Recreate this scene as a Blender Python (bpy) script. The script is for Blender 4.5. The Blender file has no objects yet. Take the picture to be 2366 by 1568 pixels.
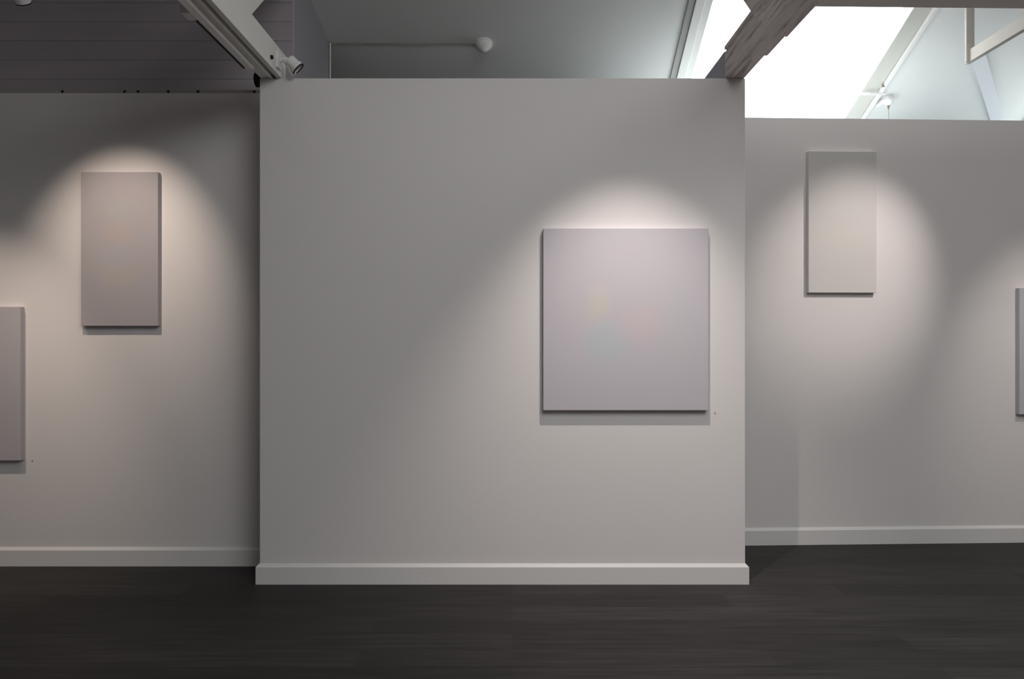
import bpy, bmesh, math
from mathutils import Vector, Matrix

# ------------------------------------------------------------------ camera, sky, exposure
sc = bpy.context.scene
COL = sc.collection
EYE, F, HX, HY = 1.475, 1775.0, 1183.0, 775.0
cam_d = bpy.data.cameras.new('camera')
cam_d.sensor_width = 36.0
cam_d.lens = F / 2366.0 * 36.0
cam_d.shift_y = -(784.0 - HY) / 2366.0
cam = bpy.data.objects.new('camera', cam_d)
cam.location = (0, 0, EYE)
cam.rotation_euler = (math.radians(90), 0, 0)
COL.objects.link(cam)
sc.camera = cam

world = bpy.data.worlds.new('overcast_sky')
sc.world = world
world.use_nodes = True
bg = world.node_tree.nodes['Background']
bg.inputs['Color'].default_value = (1.0, 0.985, 0.985, 1)
bg.inputs['Strength'].default_value = 5.2

sc.view_settings.view_transform = 'Standard'
sc.view_settings.look = 'None'
sc.view_settings.gamma = 1.0
sc.view_settings.exposure = 0.0
sc.view_settings.use_curve_mapping = False

WARM, MILD = (1.0, 0.83, 0.70), (1.0, 0.89, 0.84)
# gallery spotlights: lamp position, point it is aimed at, power, cone in degrees, blend, colour
SPOTS = [
    ((0.66, 3.60, 3.15), (0.70, 4.57, 0.42), 136, 70, 1.0, MILD),
    ((-2.40, 3.78, 3.105), (-2.48, 4.93, 1.93), 78, 55, 1.0, WARM),
    ((-3.36, 3.80, 3.15), (-3.42, 4.93, 0.62), 96, 54, 1.0, WARM),
    ((2.87, 3.78, 3.10), (2.37, 5.45, 1.93), 108, 43, 1.0, MILD),
    ((3.75, 3.85, 3.10), (3.92, 5.50, 1.18), 76, 46, 1.0, MILD),
]

# ------------------------------------------------------------------ materials
def srgb(r, g, b):
    f = lambda c: (c / 12.92) if c <= 0.04045 else ((c + 0.055) / 1.055) ** 2.4
    return (f(r / 255), f(g / 255), f(b / 255), 1)

def base_mat(name, col, rough=0.6, spec=0.3, bump=0.0, scale=200.0, vary=0.0, vscale=3.0, metal=0.0):
    m = bpy.data.materials.new(name)
    m.use_nodes = True
    nt = m.node_tree
    b = nt.nodes['Principled BSDF']
    b.inputs['Roughness'].default_value = rough
    b.inputs['Specular IOR Level'].default_value = spec
    b.inputs['Metallic'].default_value = metal
    tc = nt.nodes.new('ShaderNodeTexCoord')
    if vary > 0:
        n = nt.nodes.new('ShaderNodeTexNoise')
        n.inputs['Scale'].default_value = vscale
        n.inputs['Detail'].default_value = 4
        nt.links.new(tc.outputs['Object'], n.inputs['Vector'])
        mx = nt.nodes.new('ShaderNodeMix'); mx.data_type = 'RGBA'
        nt.links.new(n.outputs['Fac'], mx.inputs['Factor'])
        mx.inputs['A'].default_value = [c * (1 - vary) for c in col[:3]] + [1]
        mx.inputs['B'].default_value = [min(1, c * (1 + vary)) for c in col[:3]] + [1]
        nt.links.new(mx.outputs['Result'], b.inputs['Base Color'])
    else:
        b.inputs['Base Color'].default_value = col if len(col) == 4 else (*col, 1)
    if bump > 0:
        n2 = nt.nodes.new('ShaderNodeTexNoise')
        n2.inputs['Scale'].default_value = scale
        n2.inputs['Detail'].default_value = 3
        nt.links.new(tc.outputs['Object'], n2.inputs['Vector'])
        bp = nt.nodes.new('ShaderNodeBump')
        bp.inputs['Strength'].default_value = bump
        bp.inputs['Distance'].default_value = 0.002
        nt.links.new(n2.outputs['Fac'], bp.inputs['Height'])
        nt.links.new(bp.outputs['Normal'], b.inputs['Normal'])
    return m

M_WALL = base_mat('white_wall_paint', (0.79, 0.76, 0.755, 1), 0.85, 0.2, 0.15, 160, 0.012, 2.5)
M_SKIRT = base_mat('white_gloss_paint', (0.80, 0.785, 0.78, 1), 0.5, 0.4)
M_CEIL = base_mat('white_ceiling_paint', (0.76, 0.775, 0.76, 1), 0.9, 0.1, 0.1, 60, 0.015, 1.5)
M_BEAM = base_mat('painted_timber', (0.72, 0.71, 0.68, 1), 0.7, 0.2, 0.3, 40, 0.03, 6)
M_WHITE = base_mat('white_plastic', (0.82, 0.81, 0.80, 1), 0.45, 0.4, 0, 1, 0.01, 20)
M_BLACK = base_mat('black_metal', (0.006, 0.006, 0.006, 1), 0.6, 0.2)
M_DARK = base_mat('dark_rubber', (0.02, 0.018, 0.016, 1), 0.7, 0.2)
M_BEIGE = base_mat('aged_plastic', (0.35, 0.29, 0.20, 1), 0.6, 0.3)
M_FRAME = base_mat('white_window_frame', (0.80, 0.81, 0.78, 1), 0.5, 0.3)

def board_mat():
    m = base_mat('shade_grey_boards', (0.20, 0.19, 0.225, 1), 0.85, 0.15)  # white boards, their shade put into the colour as grey
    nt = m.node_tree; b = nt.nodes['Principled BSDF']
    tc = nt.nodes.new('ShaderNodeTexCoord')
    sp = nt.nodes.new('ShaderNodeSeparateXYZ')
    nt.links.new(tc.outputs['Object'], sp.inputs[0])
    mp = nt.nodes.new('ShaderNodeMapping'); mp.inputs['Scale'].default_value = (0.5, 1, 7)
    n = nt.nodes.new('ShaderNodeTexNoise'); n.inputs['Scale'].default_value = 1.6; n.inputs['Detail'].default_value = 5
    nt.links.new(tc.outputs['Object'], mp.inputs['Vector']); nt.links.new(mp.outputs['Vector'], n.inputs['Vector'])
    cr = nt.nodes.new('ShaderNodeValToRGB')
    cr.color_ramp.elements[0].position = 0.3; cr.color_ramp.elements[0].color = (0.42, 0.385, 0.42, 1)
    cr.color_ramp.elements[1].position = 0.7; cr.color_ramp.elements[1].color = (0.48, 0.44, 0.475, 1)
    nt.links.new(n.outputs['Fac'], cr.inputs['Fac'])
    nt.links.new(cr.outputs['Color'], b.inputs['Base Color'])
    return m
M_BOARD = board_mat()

def floor_mat():
    m = base_mat('charcoal_oak_boards', (0.03, 0.03, 0.03, 1), 0.5, 0.22)
    nt = m.node_tree; b = nt.nodes['Principled BSDF']; N = nt.nodes; L = nt.links
    tc = N.new('ShaderNodeTexCoord')
    br = N.new('ShaderNodeTexBrick')
    br.inputs['Scale'].default_value = 1.0
    br.inputs['Brick Width'].default_value = 1.9
    br.inputs['Row Height'].default_value = 0.19
    br.inputs['Mortar Size'].default_value = 0.0012
    br.inputs['Mortar Smooth'].default_value = 0.5
    br.inputs['Color1'].default_value = (0.026, 0.0235, 0.0230, 1)
    br.inputs['Color2'].default_value = (0.041, 0.0375, 0.0365, 1)
    br.inputs['Mortar'].default_value = (0.018, 0.016, 0.0155, 1)
    br.offset = 0.37
    L.new(tc.outputs['Object'], br.inputs['Vector'])
    mp = N.new('ShaderNodeMapping'); mp.inputs['Scale'].default_value = (0.9, 16, 1)
    L.new(tc.outputs['Object'], mp.inputs['Vector'])
    n = N.new('ShaderNodeTexNoise'); n.inputs['Scale'].default_value = 2.2; n.inputs['Detail'].default_value = 7; n.inputs['Roughness'].default_value = 0.6
    L.new(mp.outputs['Vector'], n.inputs['Vector'])
    mr = N.new('ShaderNodeMapRange'); mr.inputs['From Min'].default_value = 0.3; mr.inputs['From Max'].default_value = 0.7
    mr.inputs['To Min'].default_value = 0.50; mr.inputs['To Max'].default_value = 1.55
    L.new(n.outputs['Fac'], mr.inputs['Value'])
    mul = N.new('ShaderNodeVectorMath'); mul.operation = 'SCALE'
    L.new(br.outputs['Color'], mul.inputs[0]); L.new(mr.outputs['Result'], mul.inputs['Scale'])
    L.new(mul.outputs['Vector'], b.inputs['Base Color'])
    mr2 = N.new('ShaderNodeMapRange'); mr2.inputs['To Min'].default_value = 0.48; mr2.inputs['To Max'].default_value = 0.68
    L.new(n.outputs['Fac'], mr2.inputs['Value']); L.new(mr2.outputs['Result'], b.inputs['Roughness'])
    return m
M_FLOOR = floor_mat()

def old_timber_mat():
    m = base_mat('weathered_timber', (0.3, 0.25, 0.22, 1), 0.85, 0.15)
    nt = m.node_tree; b = nt.nodes['Principled BSDF']; N = nt.nodes; L = nt.links
    tc = N.new('ShaderNodeTexCoord')
    mp = N.new('ShaderNodeMapping'); mp.inputs['Scale'].default_value = (22, 1.6, 22)
    L.new(tc.outputs['Object'], mp.inputs['Vector'])
    n = N.new('ShaderNodeTexNoise'); n.inputs['Scale'].default_value = 1.5; n.inputs['Detail'].default_value = 6; n.inputs['Roughness'].default_value = 0.65
    L.new(mp.outputs['Vector'], n.inputs['Vector'])
    cr = N.new('ShaderNodeValToRGB')
    e = cr.color_ramp.elements
    e[0].position = 0.32; e[0].color = (0.42, 0.35, 0.33, 1)
    e[1].position = 0.50; e[1].color = (0.88, 0.81, 0.78, 1)
    x = e.new(0.75); x.color = (0.94, 0.89, 0.86, 1)
    L.new(n.outputs['Fac'], cr.inputs['Fac']); L.new(cr.outputs['Color'], b.inputs['Base Color'])
    bp = N.new('ShaderNodeBump'); bp.inputs['Strength'].default_value = 0.6; bp.inputs['Distance'].default_value = 0.006
    L.new(n.outputs['Fac'], bp.inputs['Height']); L.new(bp.outputs['Normal'], b.inputs['Normal'])
    return m
M_OLD = old_timber_mat()

def glass_mat():
    m = bpy.data.materials.new('clear_roof_glass'); m.use_nodes = True
    nt = m.node_tree; N = nt.nodes; L = nt.links
    N.remove(N['Principled BSDF'])
    t = N.new('ShaderNodeBsdfTransparent'); t.inputs['Color'].default_value = (0.95, 0.97, 0.96, 1)
    g = N.new('ShaderNodeBsdfGlossy'); g.inputs['Roughness'].default_value = 0.05
    lw = N.new('ShaderNodeLayerWeight'); lw.inputs['Blend'].default_value = 0.5
    pw = N.new('ShaderNodeMath'); pw.operation = 'POWER'; pw.inputs[1].default_value = 6.0
    fr = N.new('ShaderNodeMath'); fr.operation = 'MULTIPLY_ADD'; fr.inputs[1].default_value = 0.6; fr.inputs[2].default_value = 0.04
    L.new(lw.outputs['Facing'], pw.inputs[0]); L.new(pw.outputs[0], fr.inputs[0])
    mx = N.new('ShaderNodeMixShader')
    L.new(fr.outputs[0], mx.inputs['Fac']); L.new(t.outputs[0], mx.inputs[1]); L.new(g.outputs[0], mx.inputs[2])
    L.new(mx.outputs[0], N['Material Output'].inputs['Surface'])
    return m
M_GLASS = glass_mat()

def canvas_mat(name, base, blobs):
    """pale stained canvas; blobs = (x, z, rx, rz, colour, strength) in metres from the canvas centre"""
    m = base_mat(name, (*base, 1), 0.8, 0.15)
    nt = m.node_tree; b = nt.nodes['Principled BSDF']; N = nt.nodes; L = nt.links
    tc = N.new('ShaderNodeTexCoord')
    nz = N.new('ShaderNodeTexNoise'); nz.inputs['Scale'].default_value = 5; nz.inputs['Detail'].default_value = 3
    L.new(tc.outputs['Object'], nz.inputs['Vector'])
    ns = N.new('ShaderNodeVectorMath'); ns.operation = 'MULTIPLY_ADD'
    L.new(nz.outputs['Color'], ns.inputs[0]); ns.inputs[1].default_value = (0.10, 0, 0.10); ns.inputs[2].default_value = (-0.05, 0, -0.05)
    ad = N.new('ShaderNodeVectorMath'); ad.operation = 'ADD'
    L.new(tc.outputs['Object'], ad.inputs[0]); L.new(ns.outputs[0], ad.inputs[1])
    rgb = N.new('ShaderNodeRGB'); rgb.outputs[0].default_value = (*base, 1)
    prev = rgb.outputs[0]
    for (x, z, rx, rz, c, s) in blobs:
        sb = N.new('ShaderNodeVectorMath'); sb.operation = 'SUBTRACT'; sb.inputs[1].default_value = (x, 0, z)
        L.new(ad.outputs[0], sb.inputs[0])
        ml = N.new('ShaderNodeVectorMath'); ml.operation = 'MULTIPLY'; ml.inputs[1].default_value = (1 / rx, 0, 1 / rz)
        L.new(sb.outputs[0], ml.inputs[0])
        ln = N.new('ShaderNodeVectorMath'); ln.operation = 'LENGTH'; L.new(ml.outputs[0], ln.inputs[0])
        mr = N.new('ShaderNodeMapRange'); mr.interpolation_type = 'SMOOTHSTEP'
        mr.inputs['From Min'].default_value = 0.35; mr.inputs['From Max'].default_value = 1.25
        mr.inputs['To Min'].default_value = s; mr.inputs['To Max'].default_value = 0.0
        L.new(ln.outputs['Value'], mr.inputs['Value'])
        mx = N.new('ShaderNodeMix'); mx.data_type = 'RGBA'
        L.new(mr.outputs['Result'], mx.inputs['Factor'])
        L.new(prev, mx.inputs['A']); mx.inputs['B'].default_value = (*c, 1)
        prev = mx.outputs['Result']
    L.new(prev, b.inputs['Base Color'])
    wv = N.new('ShaderNodeTexNoise'); wv.inputs['Scale'].default_value = 500
    L.new(tc.outputs['Object'], wv.inputs['Vector'])
    bp = N.new('ShaderNodeBump'); bp.inputs['Strength'].default_value = 0.1; bp.inputs['Distance'].default_value = 0.001
    L.new(wv.outputs['Fac'], bp.inputs['Height']); L.new(bp.outputs['Normal'], b.inputs['Normal'])
    return m

# ------------------------------------------------------------------ mesh helpers
def P(px, py, d):
    """point of the place at depth d along the view that the photograph shows at px, py"""
    return Vector(((px - HX) / F * d, d, EYE + (HY - py) / F * d))

def obj(name, bm, mat, parent=None, origin=None, smooth=False):
    me = bpy.data.meshes.new(name)
    if origin is not None:
        bmesh.ops.translate(bm, verts=bm.verts, vec=-Vector(origin))
    bmesh.ops.recalc_face_normals(bm, faces=bm.faces)
    bm.to_mesh(me); bm.free()
    me.materials.append(mat)
    if smooth:
        for p in me.polygons: p.use_smooth = True
    o = bpy.data.objects.new(name, me)
    if origin is not None: o.location = Vector(origin)
    if parent is not None:
        o.parent = parent
        o.location = Vector(o.location) - parent.location if origin is not None else -parent.location
    COL.objects.link(o)
    return o

def struct(name, bm, mat, **k):
    o = obj(name, bm, mat, **k)
    o['kind'] = 'structure'
    return o

def tag(o, label, cat, group=None):
    o['label'] = label; o['category'] = cat
    if group: o['group'] = group
    return o

def empty(name, loc, label, cat, group=None):
    o = bpy.data.objects.new(name, None)
    o.location = loc
    o.empty_display_size = 0.1
    COL.objects.link(o)
    return tag(o, label, cat, group)

def box(bm, x0, x1, y0, y1, z0, z1):
    v = [bm.verts.new((x, y, z)) for x in (x0, x1) for y in (y0, y1) for z in (z0, z1)]
    for f in ((0, 1, 3, 2), (4, 6, 7, 5), (0, 4, 5, 1), (2, 3, 7, 6), (0, 2, 6, 4), (1, 5, 7, 3)):
        bm.faces.new([v[i] for i in f])
    return bm

def bevel(bm, w, seg=2):
    bmesh.ops.bevel(bm, geom=[e for e in bm.edges], offset=w, segments=seg, affect='EDGES', profile=0.5)
    return bm

def B(*a, bev=0.0, seg=2):
    bm = bmesh.new(); box(bm, *a)
    if bev: bevel(bm, bev, seg)
    return bm

def frame_axes(d, up):
    d = d.normalized()
    s = d.cross(up).normalized()
    u = s.cross(d).normalized()
    return d, s, u

def bar(p0, p1, w, h, up=Vector((0, 0, 1)), bev=0.004, bm=None):
    """timber from p0 to p1, w across, h along up"""
    p0, p1, up = Vector(p0), Vector(p1), Vector(up)
    d, s, u = frame_axes(p1 - p0, up)
    t = bmesh.new()
    vs = []
    for p in (p0, p1):
        for a, b in ((-1, -1), (1, -1), (1, 1), (-1, 1)):
            vs.append(t.verts.new(p + s * a * w / 2 + u * b * h / 2))
    t.faces.new(vs[0:4]); t.faces.new(vs[4:8])
    for i in range(4):
        j = (i + 1) % 4
        t.faces.new((vs[i], vs[j], vs[4 + j], vs[4 + i]))
    if bev: bevel(t, bev, 2)
    if bm is None: return t
    me = bpy.data.meshes.new('t'); t.to_mesh(me); t.free(); bm.from_mesh(me); bpy.data.meshes.remove(me)
    return bm

def lathe(prof, origin, axis, n=40, bm=None):
    """prof = list of (distance along axis, radius)"""
    bm = bm or bmesh.new()
    a = Vector(axis).normalized(); o = Vector(origin)
    ref = Vector((0, 0, 1)) if abs(a.z) < 0.9 else Vector((1, 0, 0))
    s = a.cross(ref).normalized(); u = s.cross(a)
    rings = []
    for t, r in prof:
        if r < 1e-5:
            rings.append([bm.verts.new(o + a * t)])
        else:
            rings.append([bm.verts.new(o + a * t + (s * math.cos(2 * math.pi * k / n) + u * math.sin(2 * math.pi * k / n)) * r) for k in range(n)])
    for A, C in zip(rings, rings[1:]):
        for k in range(n):
            j = (k + 1) % n
            if len(A) == 1 and len(C) == 1: continue
            if len(A) == 1: bm.faces.new((A[0], C[k], C[j]))
            elif len(C) == 1: bm.faces.new((A[k], A[j], C[0]))
            else: bm.faces.new((A[k], A[j], C[j], C[k]))
    return bm

def tube(pts, r, n=12, bm=None):
    bm = bm or bmesh.new()
    pts = [Vector(p) for p in pts]
    rings = []
    for i, p in enumerate(pts):
        d = (pts[min(i + 1, len(pts) - 1)] - pts[max(i - 1, 0)]).normalized()
        ref = Vector((0, 0, 1)) if abs(d.z) < 0.9 else Vector((0, 1, 0))
        s = d.cross(ref).normalized(); u = s.cross(d)
        rings.append([bm.verts.new(p + (s * math.cos(2 * math.pi * k / n) + u * math.sin(2 * math.pi * k / n)) * r) for k in range(n)])
    for A, C in zip(rings, rings[1:]):
        for k in range(n):
            j = (k + 1) % n
            bm.faces.new((A[k], A[j], C[j], C[k]))
    bm.faces.new(rings[0][::-1]); bm.faces.new(rings[-1])
    return bm

# ------------------------------------------------------------------ setting
X0, X1, Y0, Y1 = -5.6, 6.6, -3.4, 7.32          # the hall
RIDGE = 2.5
def roof_z(y):                                    # underside of the pitched roof
    return EYE + 4.23 - 0.346 * y if y >= RIDGE else EYE + 4.23 - 0.346 * RIDGE - 0.346 * (RIDGE - y)
NDOWN = Vector((0, -0.346, -1)).normalized()      # roof normal into the room, rear slope

struct('floor', B(X0 - .2, X1 + .2, Y0 - .2, Y1 + .2, -0.1, 0), M_FLOOR)
struct('wall_far_left', B(X0 - .15, X0, Y0, Y1, 0, 5.0), M_WALL)
struct('wall_far_right', B(X1, X1 + .15, Y0, Y1, 0, 5.0), M_WALL)
struct('wall_back', B(X0, X1, Y1, Y1 + .15, 0, roof_z(Y1) + .05), M_WALL)
struct('wall_behind', B(X0, X1, Y0 - .15, Y0, 0, roof_z(Y0) + .05), M_WALL)

PY = 4.571                                        # partition face
PL, PR, PT = -1.502, 1.388, 3.006
struct('wall_center', B(PL, PR, PY, 4.93, 0, PT, bev=0.004), M_WALL)
LY, LT = 4.93, 3.03
struct('wall_left', B(X0, -1.40, LY, LY + .07, 0, LT), M_WALL)
TAN = 0.0393
RY = 5.416
ang = math.atan(TAN)
def right_wall_y(x): return RY + TAN * (x - 1.64)
bm = bmesh.new()
xa, xb = -1.38, X1
q = []
for x in (xa, xb):
    for dy in (0, .12):
        for z in (0, 3.012):
            q.append(bm.verts.new((x, right_wall_y(x) + dy, z)))
for f in ((0, 1, 3, 2), (4, 6, 7, 5), (0, 4, 5, 1), (2, 3, 7, 6), (0, 2, 6, 4), (1, 5, 7, 3)):
    bm.faces.new([q[i] for i in f])
struct('wall_right', bm, M_WALL)

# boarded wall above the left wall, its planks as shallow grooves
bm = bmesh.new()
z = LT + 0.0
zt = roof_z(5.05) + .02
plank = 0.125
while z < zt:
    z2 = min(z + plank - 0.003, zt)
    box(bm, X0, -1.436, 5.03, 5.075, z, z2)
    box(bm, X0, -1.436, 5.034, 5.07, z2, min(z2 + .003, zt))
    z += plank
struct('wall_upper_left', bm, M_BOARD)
# return wall that runs back to the roof
bm = bmesh.new()
xr0, xr1 = P(681, 0, 5.075).x, P(762, 0, 5.83).x
q = []
for (x, y) in ((xr0 - .06, 5.076), (xr0, 5.076), (xr1, 5.83), (xr1 - .06, 5.83)):
    q.append((x, y))
lo = [bm.verts.new((x, y, 0)) for x, y in q]
hi = [bm.verts.new((x, y, roof_z(y) + .01)) for x, y in q]
bm.faces.new(lo); bm.faces.new(hi)
for i in range(4):
    j = (i + 1) % 4
    bm.faces.new((lo[i], lo[j], hi[j], hi[i]))
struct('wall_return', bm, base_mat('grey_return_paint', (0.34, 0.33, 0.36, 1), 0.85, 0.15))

# timber ledge on top of the left wall, a row of nail heads in it
bm = bmesh.new()
box(bm, X0, -1.505, 4.935, 5.03, LT, LT + 0.022)
o = struct('trim_1', bm, base_mat('ledge_paint', (0.42, 0.39, 0.37, 1), 0.8, 0.2, 0, 1, 0.05, 4))
for px in (143, 287, 318, 388, 457, 587):
    c = P(px, 206, 4.93)
    obj('nail_head', lathe([(0.004, 0), (0, 0.009), (-0.004, 0.009), (-0.006, 0)], (c.x, 4.934, LT + .012), (0, -1, 0), 12), M_DARK, o)

# added unseen white slab behind the right wall, bounces skylight up onto the roof
struct('bounce_ceiling', B(1.0, X1, 5.62, Y1, 2.90, 2.97), base_mat('bounce_white', (0.84, 0.90, 0.93, 1), 0.9, 0.1))

# ------------------------------------------------------------------ roof with two roof windows
def roof_cells(name, y_a, y_b, holes, skew=0.0434, t=0.09):
    """one slope of the roof as a slab with window openings (xl, xr) side by side between ya and yb"""
    bm = bmesh.new()
    ya, yb = holes[0][2:]
    edges = [X0] + [v for h in holes for v in h[:2]] + [X1]
    def vx(i, y):
        return edges[i] if i in (0, len(edges) - 1) else edges[i] + skew * (y - ya)
    ys = [y_a, ya, yb, y_b]
    for j in range(3):
        for i in range(len(edges) - 1):
            if i % 2 == 1 and j == 1: continue
            pts = [(vx(i, ys[j]), ys[j]), (vx(i + 1, ys[j]), ys[j]), (vx(i + 1, ys[j + 1]), ys[j + 1]), (vx(i, ys[j + 1]), ys[j + 1])]
            lo = [bm.verts.new((x, y, roof_z(y))) for x, y in pts]
            hi = [bm.verts.new((x, y, roof_z(y) + t)) for x, y in pts]
            bm.faces.new(lo); bm.faces.new(hi[::-1])
            for a in range(4):
                b2 = (a + 1) % 4
                bm.faces.new((lo[a], lo[b2], hi[b2], hi[a]))
    bmesh.ops.remove_doubles(bm, verts=bm.verts, dist=0.0005)
    return struct(name, bm, M_CEIL)

H1 = (1.43 - 0.0434 * .60, 3.03 - 0.0434 * .60, 5.25, 6.95)     # rear slope opening at its upper edge
H3 = (4.55, 6.2, 5.25, 6.95)
roof_cells('ceiling', RIDGE, Y1 + .1, [H1, H3])
H2 = (0.1, 3.2, -1.3, 1.5)
roof_cells('ceiling_front', Y0 - .1, RIDGE, [H2], skew=0.0)

def roof_window(name, H, skew, lift, mats=M_FRAME):
    xl, xr, ya, yb = H
    L0, L1 = Vector((xl, ya, roof_z(ya))), Vector((xl + skew * (yb - ya), yb, roof_z(yb)))
    R0, R1 = Vector((xr, ya, roof_z(ya))), Vector((xr + skew * (yb - ya), yb, roof_z(yb)))
    up = (R0 - L0).cross(L1 - L0).normalized()
    if up.z < 0: up = -up
    sx = Vector((1, 0, 0))
    bm = bmesh.new()
    # casing round the opening: proud of the ceiling, then the lining up to the glass
    bar(L0 - sx * .090 - up * .012, L1 - sx * .090 - up * .012, .065, .045, up, .003, bm)
    bar(L0 - sx * .030 - up * .002, L1 - sx * .030 - up * .002, .058, .040, up, .003, bm)
    bar(R0 + sx * .075 + up * .11, R1 + sx * .075 + up * .11, .03, .19, up, .003, bm)
    d = (L1 - L0).normalized()
    bar(L0 + up * .02, R0 + up * .02, .07, .10, up, .003, bm)
    bar(L1 + up * .02, R1 + up * .02, .07, .10, up, .003, bm)
    w = struct(name, bm, mats)
    g = bmesh.new()
    vs = [g.verts.new(p + up * lift) for p in (L0 - sx * .05, R0 + sx * .1, R1 + sx * .1, L1 - sx * .05)]
    g.faces.new(vs)
    obj('window_pane', g, M_GLASS, w)
    return w, (L0, L1, R0, R1, up)

win, WG = roof_window('window_1', H1, 0.0434, 0.16)
L0, L1, R0, R1, UP = WG
# lining board on the right hand side of the opening and its thin bright casing
SX = Vector((1, 0, 0))
bm = bmesh.new()
bar(R0 - UP * .014 - SX * .002, R1 - UP * .014 - SX * .002, .030, .030, UP, .004, bm)
obj('window_casing', bm, M_WHITE, win)
bm = bmesh.new()
bar(R0 + UP * .06 - SX * .084, R1 + UP * .06 - SX * .084, .132, .12, UP, .003, bm)
obj('window_lining', bm, base_mat('lining_paint', (0.60, 0.60, 0.555, 1), 0.7, 0.2), win)
bm = bmesh.new()
bar(L0 - SX * .148 - UP * .006, L1 - SX * .148 - UP * .006, .048, .030, UP, .003, bm)
obj('window_trim', bm, base_mat('grey_trim_paint', (0.40, 0.40, 0.38, 1), 0.7, 0.2), win)
win2, WG2 = roof_window('window_2', H2, 0.0, 0.12)

win3, WG3 = roof_window('added_fill_window', H3, 0.0434, 0.16)  # unseen roof window added to brighten the ceiling at right
def portal(name, G):
    a0, a1, b0, b1, up = G
    c = (a0 + a1 + b0 + b1) / 4 + up * .10
    ld = bpy.data.lights.new(name, 'AREA'); ld.shape = 'RECTANGLE'
    ld.size = (b0 - a0).length; ld.size_y = (a1 - a0).length
    ld.cycles.is_portal = True
    o = bpy.data.objects.new(name, ld)
    xd = (b0 - a0).normalized(); zd = up; yd = zd.cross(xd).normalized()
    o.matrix_world = Matrix.Translation(c) @ Matrix((xd, yd, zd)).transposed().to_4x4()
    COL.objects.link(o)
portal('sky_portal', WG)
portal('sky_portal_front', WG2)
portal('sky_portal_right', WG3)

# broad pale hip board on the rear slope at far right
def on_roof(px, py, off=0.0):
    k = (HY - py) / F
    y = 4.23 / (k + 0.346)
    return P(px, py, y) + NDOWN * off
a, b = on_roof(2256, 112, .015), on_roof(2320, 330, .015)
struct('trim_2', bar(a, b, .10, .03, -NDOWN, .004), base_mat('pale_board_paint', (0.74, 0.76, 0.80, 1), .8, .15))

# ------------------------------------------------------------------ skirting boards
def skirting(name, path, h=0.12, t=0.018, ch=0.018):
    """path runs along the wall faces with the room on its right-hand side"""
    prof = [(0.0, 0.0), (t, 0.0), (t, h - ch), (t - .003, h - ch + .003), (0.002, h), (0.0, h)]
    pts = [Vector((x, y, 0)) for x, y in path]
    bm = bmesh.new(); rings = []
    for i, p in enumerate(pts):
        ns = []
        if i > 0:
            d = (p - pts[i - 1]).normalized(); ns.append(Vector((d.y, -d.x, 0)))
        if i < len(pts) - 1:
            d = (pts[i + 1] - p).normalized(); ns.append(Vector((d.y, -d.x, 0)))
        n = sum(ns, Vector()); n = n / n.length
        k = 1.0 / max(0.3, n.dot(ns[0]))
        rings.append([bm.verts.new(p + n * k * o + Vector((0, 0, z))) for o, z in prof])
    m = len(prof)
    for A, C in zip(rings, rings[1:]):
        for j in range(m):
            jj = (j + 1) % m
            bm.faces.new((A[j], A[jj], C[jj], C[j]))
    bm.faces.new(rings[0]); bm.faces.new(rings[-1][::-1])
    return struct(name, bm, M_SKIRT)
skirting('baseboard_center', [(PL, 4.912), (PL, PY), (PR, PY), (PR, 5.2)][0:3] + [(PR, 4.93)])
skirting('baseboard_left', [(X0, LY), (PL - .018, LY)])
skirting('baseboard_right', [(PR - .4, right_wall_y(PR - .4)), (X1, right_wall_y(X1))])

# ------------------------------------------------------------------ roof timbers
# left tie beam: two boards with a cable gap between them, a track on its left edge
BB = 3.006
lb = empty('tie_beam', (-1.43, 4.6, BB), 'pale painted ceiling beam reaching the upper left corner of the central wall, white lighting track under it', 'beam')
LBX0, LBX1 = -1.497, -1.372
obj('board', B(LBX0, -1.425, 1.0, 4.66, BB, BB + .165, bev=.003), M_BEAM, lb)
obj('board', B(-1.402, LBX1, 1.0, 4.66, BB, BB + .165, bev=.003), M_BEAM, lb)
obj('packing_strip', B(-1.424, -1.403, 1.0, 4.64, BB + .03, BB + .15), base_mat('dusty_timber', (0.30, 0.27, 0.25, 1), .8, .1), lb)
obj('fillet', B(-1.434, -1.422, 1.0, 4.63, BB - .006, BB + .004, bev=.002), M_WHITE, lb)
obj('post', B(LBX0 + .02, LBX1 + .006, 3.38, 3.74, BB + .10, 4.44, bev=.003), M_BEAM, lb)
p0 = Vector((-1.434, 3.80, BB + .08)); dirn = Vector((0, .78, .63)).normalized()
obj('strut', bar(p0, p0 + dirn * 1.45, .115, .20, (0, 0, 1), .004), M_BEAM, lb)

tr = empty('lighting_track', (-1.48, 3.5, BB), 'white lighting track with a black slot under the left ceiling beam', 'lighting track')
obj('rail', B(-1.507, -1.462, 1.6, 4.36, BB - .024, BB - .0005, bev=.006, seg=3), M_WHITE, tr)
obj('slot', B(-1.516, -1.5055, 3.69, 4.33, BB - .026, BB - .010), M_DARK, tr)
obj('connector', B(-1.560, -1.508, 3.60, 3.70, BB - .018, BB + .035, bev=.008, seg=3), M_BEAM, tr)

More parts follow.
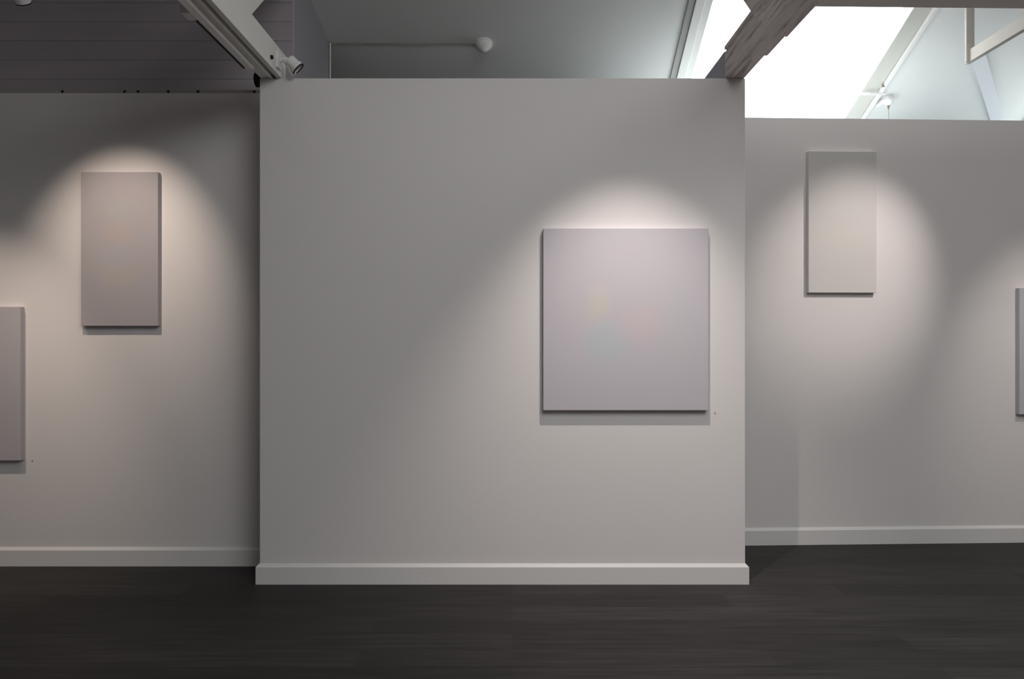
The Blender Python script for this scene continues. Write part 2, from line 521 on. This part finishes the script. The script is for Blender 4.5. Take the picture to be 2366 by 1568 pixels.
# right tie beam, weathered, with a wider packing piece along its near part
rb = empty('tie_beam', (1.33, 4.6, BB), 'weathered brown-grey ceiling beam crossing in front of the bright roof window', 'beam')
RBX0, RBX1 = 1.272, 1.384
obj('timber', B(RBX0, RBX1, 1.0, 4.60, BB, BB + .165, bev=.006), M_OLD, rb)
obj('side_board', B(RBX1 - .002, RBX1 + .020, 1.0, 4.22, BB + .004, BB + .14, bev=.005), M_OLD, rb)
obj('shoulder', B(RBX1 + .018, RBX1 + .032, 1.0, 3.95, BB + .002, BB + .12, bev=.005), M_OLD, rb)
obj('upper_board', B(RBX0 - .012, RBX1 - .02, 1.0, 4.56, BB + .163, BB + .185, bev=.004), M_OLD, rb)
obj('skylit_end', B(RBX0 - .001, RBX1 - .015, 4.602, 5.25, BB, BB + .17, bev=.004), base_mat('skylit_blue_grey', (0.46, 0.46, 0.52, 1), .8, .15, .3, 40), rb)  # blue tint in the colour stands for skylight falling on this end
p0 = Vector((1.31, 3.86, BB + .13)); 
obj('strut', bar(p0, p0 + Vector((0, .70, .62)).normalized() * 1.35, .09, .20, (0, 0, 1), .005), M_OLD, rb)

# cross beam that carries the right hand lamps
cb = empty('cross_beam', (3.9, 3.52, BB - .03), 'horizontal grey beam along the top edge at right', 'beam')
bm = bmesh.new()
bar((RBX1 + .01, 3.49, BB + .06), (X1 - .05, 3.60, BB + .06), .11, .15, (0, 0, 1), .004, bm)
obj('timber', bm, base_mat('warm_grey_timber', (0.90, 0.84, 0.81, 1), .8, .15, .3, 30, .04, 5), cb)

# hanging post with its braces at far right
hp = empty('truss_frame', (3.17, 5.3, 3.37), 'white hanging post with diagonal braces below the roof at far right', 'truss')
M_POST = base_mat('pale_grey_timber', (0.62, 0.60, 0.56, 1), .8, .15, .2, 30, .02, 6)
c0 = P(2233, 142, 5.3); c1 = P(2252, 142, 5.3)
obj('post', B(c0.x, c1.x, 5.3, 5.322, c0.z, roof_z(5.322) + .01, bev=.003), M_POST, hp)
xm = (c0.x + c1.x) / 2
obj('tie_board', bar((xm + .012, 5.36, c0.z + .043), (xm - .03, 3.62, c0.z + .02), .035, .085, (0, 0, 1), .003), M_POST, hp)
obj('brace', bar((xm, 4.60, 3.437), (xm, 5.21, 3.865), .05, .10, (0, 0, 1), .004), M_POST, hp)

# ------------------------------------------------------------------ pipes, detectors, cord on the roof
cd = empty('cable_conduit', on_roof(900, 98, .008), 'thin brown cable pipe running along the sloping ceiling to the domed detector', 'pipe')
bm = bmesh.new()
tube([on_roof(764, 97, .008), on_roof(930, 99, .008), on_roof(1102, 99, .008)], .0035, 10, bm)
obj('pipe', bm, base_mat('tan_cable', (0.36, 0.33, 0.27, 1), .7, .2), cd)
e0 = P(763, 100, 5.80); e1 = P(763, 230, 5.80)
obj('down_pipe', tube([e0, e1], .0055, 10), M_CEIL, cd)

def dome_detector(loc, label, r=.066, h=.062):
    t = empty('smoke_detector', loc, label, 'detector')
    
    obj('base', lathe([(0, 0), (0, r), (.012, r), (.016, r * .96), (.016, 0)], loc, NDOWN, 40), M_WHITE, t, smooth=False)
    obj('dome', lathe([(.012, r * .93), (.030, r * .88), (.048, r * .68), (h, r * .42), (h + .012, r * .30), (h + .016, 0)], loc, NDOWN, 40), M_WHITE, t, smooth=True)
    return t
dome_detector(on_roof(1118, 100, 0), 'white domed smoke detector on the dim sloping ceiling above the central wall')

cd2 = empty('cable_conduit', on_roof(1900, 210, .008), 'thin white cable pipe crossing the bright roof window to its right edge', 'pipe')
bm = bmesh.new()
tube([on_roof(1700, 207, .030), on_roof(1860, 209, .030), on_roof(1985, 211, .032)], .006, 10, bm)
tube([on_roof(1980, 210, .030), on_roof(2046, 209, .030)], .010, 12, bm)
obj('pipe', bm, M_WHITE, cd2)
c = on_roof(2050, 224, .03)
jb = empty('alarm_sounder', c, 'small white alarm box with a hanging cord beside the roof window', 'alarm')
obj('housing', lathe([(-.03, 0), (-.03, .046), (.012, .046), (.026, .034), (.03, 0)], c, (-.3, -.5, -.8), 24), M_WHITE, jb, smooth=False)
obj('bracket', bar(on_roof(2026, 238, .03), on_roof(2046, 220, .03), .03, .03, -NDOWN, .006), M_WHITE, jb)
c = on_roof(2051, 236, .045)
obj('plug', lathe([(-.012, 0), (-.012, .010), (.012, .008), (.022, .003), (.022, 0)], c, (0, 0, -1), 16), M_BEIGE, jb)
obj('cord', tube([c + Vector((0, 0, -.02)), c + Vector((.004, 0, -.12)), c + Vector((.006, 0, -.26))], .002, 8), M_BEIGE, jb)
c = on_roof(2040, 193, .02)
tag(obj('cable_clip', bevel(box(bmesh.new(), c.x - .011, c.x + .011, c.y - .011, c.y + .011, c.z - .011, c.z + .011), .003), M_BEIGE),
    'tiny brown clip above the white alarm box at the roof window edge', 'clip')

# ------------------------------------------------------------------ spotlights
def spot_head(lamp, aim, label, mount_z, lamp_mat=M_WHITE, r=.036, length=.12, group=None, yoke=True):
    lamp, aim = Vector(lamp), Vector(aim)
    ax = (aim - lamp).normalized()
    t = empty('spotlight', lamp, label, 'spotlight', group)
    back = lamp - ax * .006
    prof = [(-length, 0), (-length, r * .80), (-length + .006, r * .86), (-length * .35, r * .88), (-length * .30, r), (0, r), (0, r * .9), (-.02, r * .82), (-.02, 0)]
    obj('barrel', lathe(prof, back, ax, 36), lamp_mat, t, smooth=False)
    obj('rim', lathe([(-.004, r + .001), (.001, r + .001), (.001, r * .88), (-.004, r * .88)], back, ax, 36), M_BLACK, t)
    if yoke:
        piv = back - ax * length * .6
        top = Vector((piv.x, piv.y, mount_z))
        bm = bmesh.new()
        tube([piv + Vector((0, 0, 0)), top], .007, 10, bm)
        box(bm, top.x - .055, top.x + .055, top.y - .017, top.y + .017, top.z - .035, top.z)
        obj('mounting_arm', bm, lamp_mat, t)
    return t

def spot_light(lamp, aim, power, cone, blend, col, parent=None):
    ld = bpy.data.lights.new('spot_bulb', 'SPOT')
    ld.energy = power; ld.color = col
    ld.spot_size = math.radians(cone); ld.spot_blend = blend
    ld.shadow_soft_size = 0.014
    o = bpy.data.objects.new('spot_bulb', ld)
    lamp, aim = Vector(lamp), Vector(aim)
    o.rotation_euler = (aim - lamp).to_track_quat('-Z', 'Y').to_euler()
    if parent is not None: o.parent = parent
    else: o.location = lamp
    COL.objects.link(o)

LABELS = ['white spotlight lighting the large square canvas',
          'white spotlight cut by the top edge at left, lighting the tall left canvas',
          'white spotlight lighting the canvas cut by the left edge',
          'white spotlight behind the cross beam lighting the tall canvas on the right wall',
          'white spotlight behind the cross beam lighting the canvas at the right edge']
MOUNT = [roof_z(q[0][1]) + .012 for q in SPOTS]
for (lamp, aim, pw, cone, bl, col), lab, mz in zip(SPOTS, LABELS, MOUNT):
    t = spot_head(lamp, aim, lab, mz)
    spot_light(lamp, aim, pw, cone, bl, col, t)

# unlit white spotlight on the left beam, and the black one behind it
lampc = P(692, 161, 4.50)
ax = Vector((.62, .1, -.60)).normalized()
t = spot_head(lampc, lampc + ax, 'small white spotlight with a dark rim at the foot of the left beam', 3.1, length=.075, r=.038, yoke=False)
bm = bmesh.new()
j = lampc - ax * .07
tube([j, j + Vector((-.035, 0, .012)), Vector((-1.366, 4.50, j.z + .0))], .011, 12, bm)
box(bm, -1.371, -1.358, 4.46, 4.53, BB + .03, BB + .125)
tube([Vector((-1.33, 4.50, BB + .09)), Vector((-1.30, 4.50, BB + .04)), Vector((-1.285, 4.52, BB + .004))], .018, 14, bm)
obj('mounting_arm', bm, M_WHITE, t)
tag(obj('cable_gland', lathe([(0, 0), (0, .012), (.012, .011), (.014, 0)], Vector((-1.372, 4.37, BB + .052)), (1, -.1, 0), 16), M_DARK),
    'tiny black cable hole on the pale beam beside the white spotlight', 'cable hole')

bc = P(593, 185, 4.60)
axb = Vector((-.80, -.55, -.22)).normalized()
t = empty('spotlight', bc, 'black round lamp face at the upper left corner of the central wall', 'spotlight')
obj('barrel', lathe([(-.035, 0), (-.035, .030), (-.02, .040), (.004, .042), (.004, .036), (-.004, .034), (-.004, 0)], bc, axb, 32), M_BLACK, t)
obj('lens', lathe([(-.003, .034), (-.001, .0)], bc, axb, 32), M_DARK, t)
obj('mounting_arm', tube([bc - axb * .03, Vector((-1.495, 4.66, BB + .05))], .008, 10), M_BLACK, t)

# ------------------------------------------------------------------ canvases
def canvas(x0, x1, z0, z1, y, mat, label, rot=0.0, t=.042):
    cx, cz = (x0 + x1) / 2, (z0 + z1) / 2
    w, h = x1 - x0, z1 - z0
    bm = bmesh.new()
    box(bm, -w / 2, w / 2, 0, t, -h / 2, h / 2)
    bevel(bm, .0035, 3)
    # canvas folded over the stretcher: slight sag of the face centre is modelled as a shallow inset
    o = obj('canvas_painting', bm, mat)
    o.location = (cx, y - t, cz)
    o.rotation_euler = (0, 0, rot)
    for p in o.data.polygons: p.use_smooth = False
    return tag(o, label, 'painting')

YEL, PNK, BLU, PCH = (0.66, 0.62, 0.47), (0.66, 0.53, 0.55), (0.50, 0.57, 0.60), (0.66, 0.55, 0.49)
BASE = (0.560, 0.535, 0.575)
M_C1 = canvas_mat('pale_canvas_square', BASE, [
    (-.17, .10, .08, .13, YEL, .36), (.12, -.02, .17, .13, PNK, .40), (-.12, -.14, .16, .14, BLU, .60),
    (.0, .28, .40, .20, (0.585, 0.555, 0.565), .3), (.30, -.05, .14, .35, (0.54, 0.55, 0.57), .4)])
M_C2 = canvas_mat('pale_canvas_tall_left', (0.43, 0.405, 0.425), [
    (0, .25, .12, .10, (0.42, 0.44, 0.43), .5), (-.02, .09, .13, .09, (0.50, 0.42, 0.39), .4), (0, -.04, .15, .10, (0.43, 0.43, 0.46), .5),
    (0, -.17, .12, .08, (0.47, 0.45, 0.37), .4)])
M_C3 = canvas_mat('pale_canvas_tall_right', (0.66, 0.64, 0.625), [
    (0, .10, .16, .07, (0.64, 0.66, 0.61), .35), (-.02, .0, .15, .06, (0.65, 0.61, 0.61), .3), (0, -.10, .15, .07, (0.66, 0.65, 0.58), .3)])
M_C4 = canvas_mat('pale_canvas_low_left', (0.51, 0.485, 0.51), [(-.05, .1, .15, .15, PCH, .3), (-.03, -.15, .14, .12, BLU, .4)])
M_C5 = canvas_mat('pale_canvas_far_right', (0.53, 0.54, 0.57), [(.05, .1, .15, .15, PNK, .3), (.03, -.15, .14, .12, YEL, .3)])

def px_canvas(pl, pr, pt, pb, wall_y, *a, **k):
    d = wall_y - .042
    p, q = P(pl, pt, d), P(pr, pb, d)
    return canvas(p.x, q.x, q.z, p.z, wall_y, *a, **k)
px_canvas(1255, 1637, 527, 948, PY, M_C1, 'large squarish pale lilac canvas with faint yellow, pink and blue patches on the central wall')
px_canvas(187, 365, 397, 753, LY, M_C2, 'tall grey-mauve canvas hung high on the left wall')
px_canvas(-131, 47, 708, 1064, LY, M_C4, 'grey-mauve canvas hung low on the left wall, cut by the left edge')
px_canvas(1867, 2027, 349, 676, right_wall_y(2.32), M_C3, 'tall pale cream canvas hung high on the right wall', rot=ang)
px_canvas(2353, 2560, 665, 957, right_wall_y(3.9), M_C5, 'blue-grey canvas cut by the right edge', rot=ang)

# pin marks beside the works
M_PIN = base_mat('pale_pin', (0.45, 0.42, 0.40, 1), .5, .3)
def pin(px, py, wy, label):
    c = P(px, py, wy)
    tag(obj('wall_pin', lathe([(0.005, 0), (.004, .004), (0, .005), (-.002, 0)], (c.x, wy, c.z), (0, -1, 0), 12), M_PIN), label, 'pin')
pin(1652, 953, PY, 'tiny pin in the wall beside the lower right corner of the large square canvas')
pin(75, 1063, LY, 'tiny pin in the left wall beside the low canvas at the left edge')
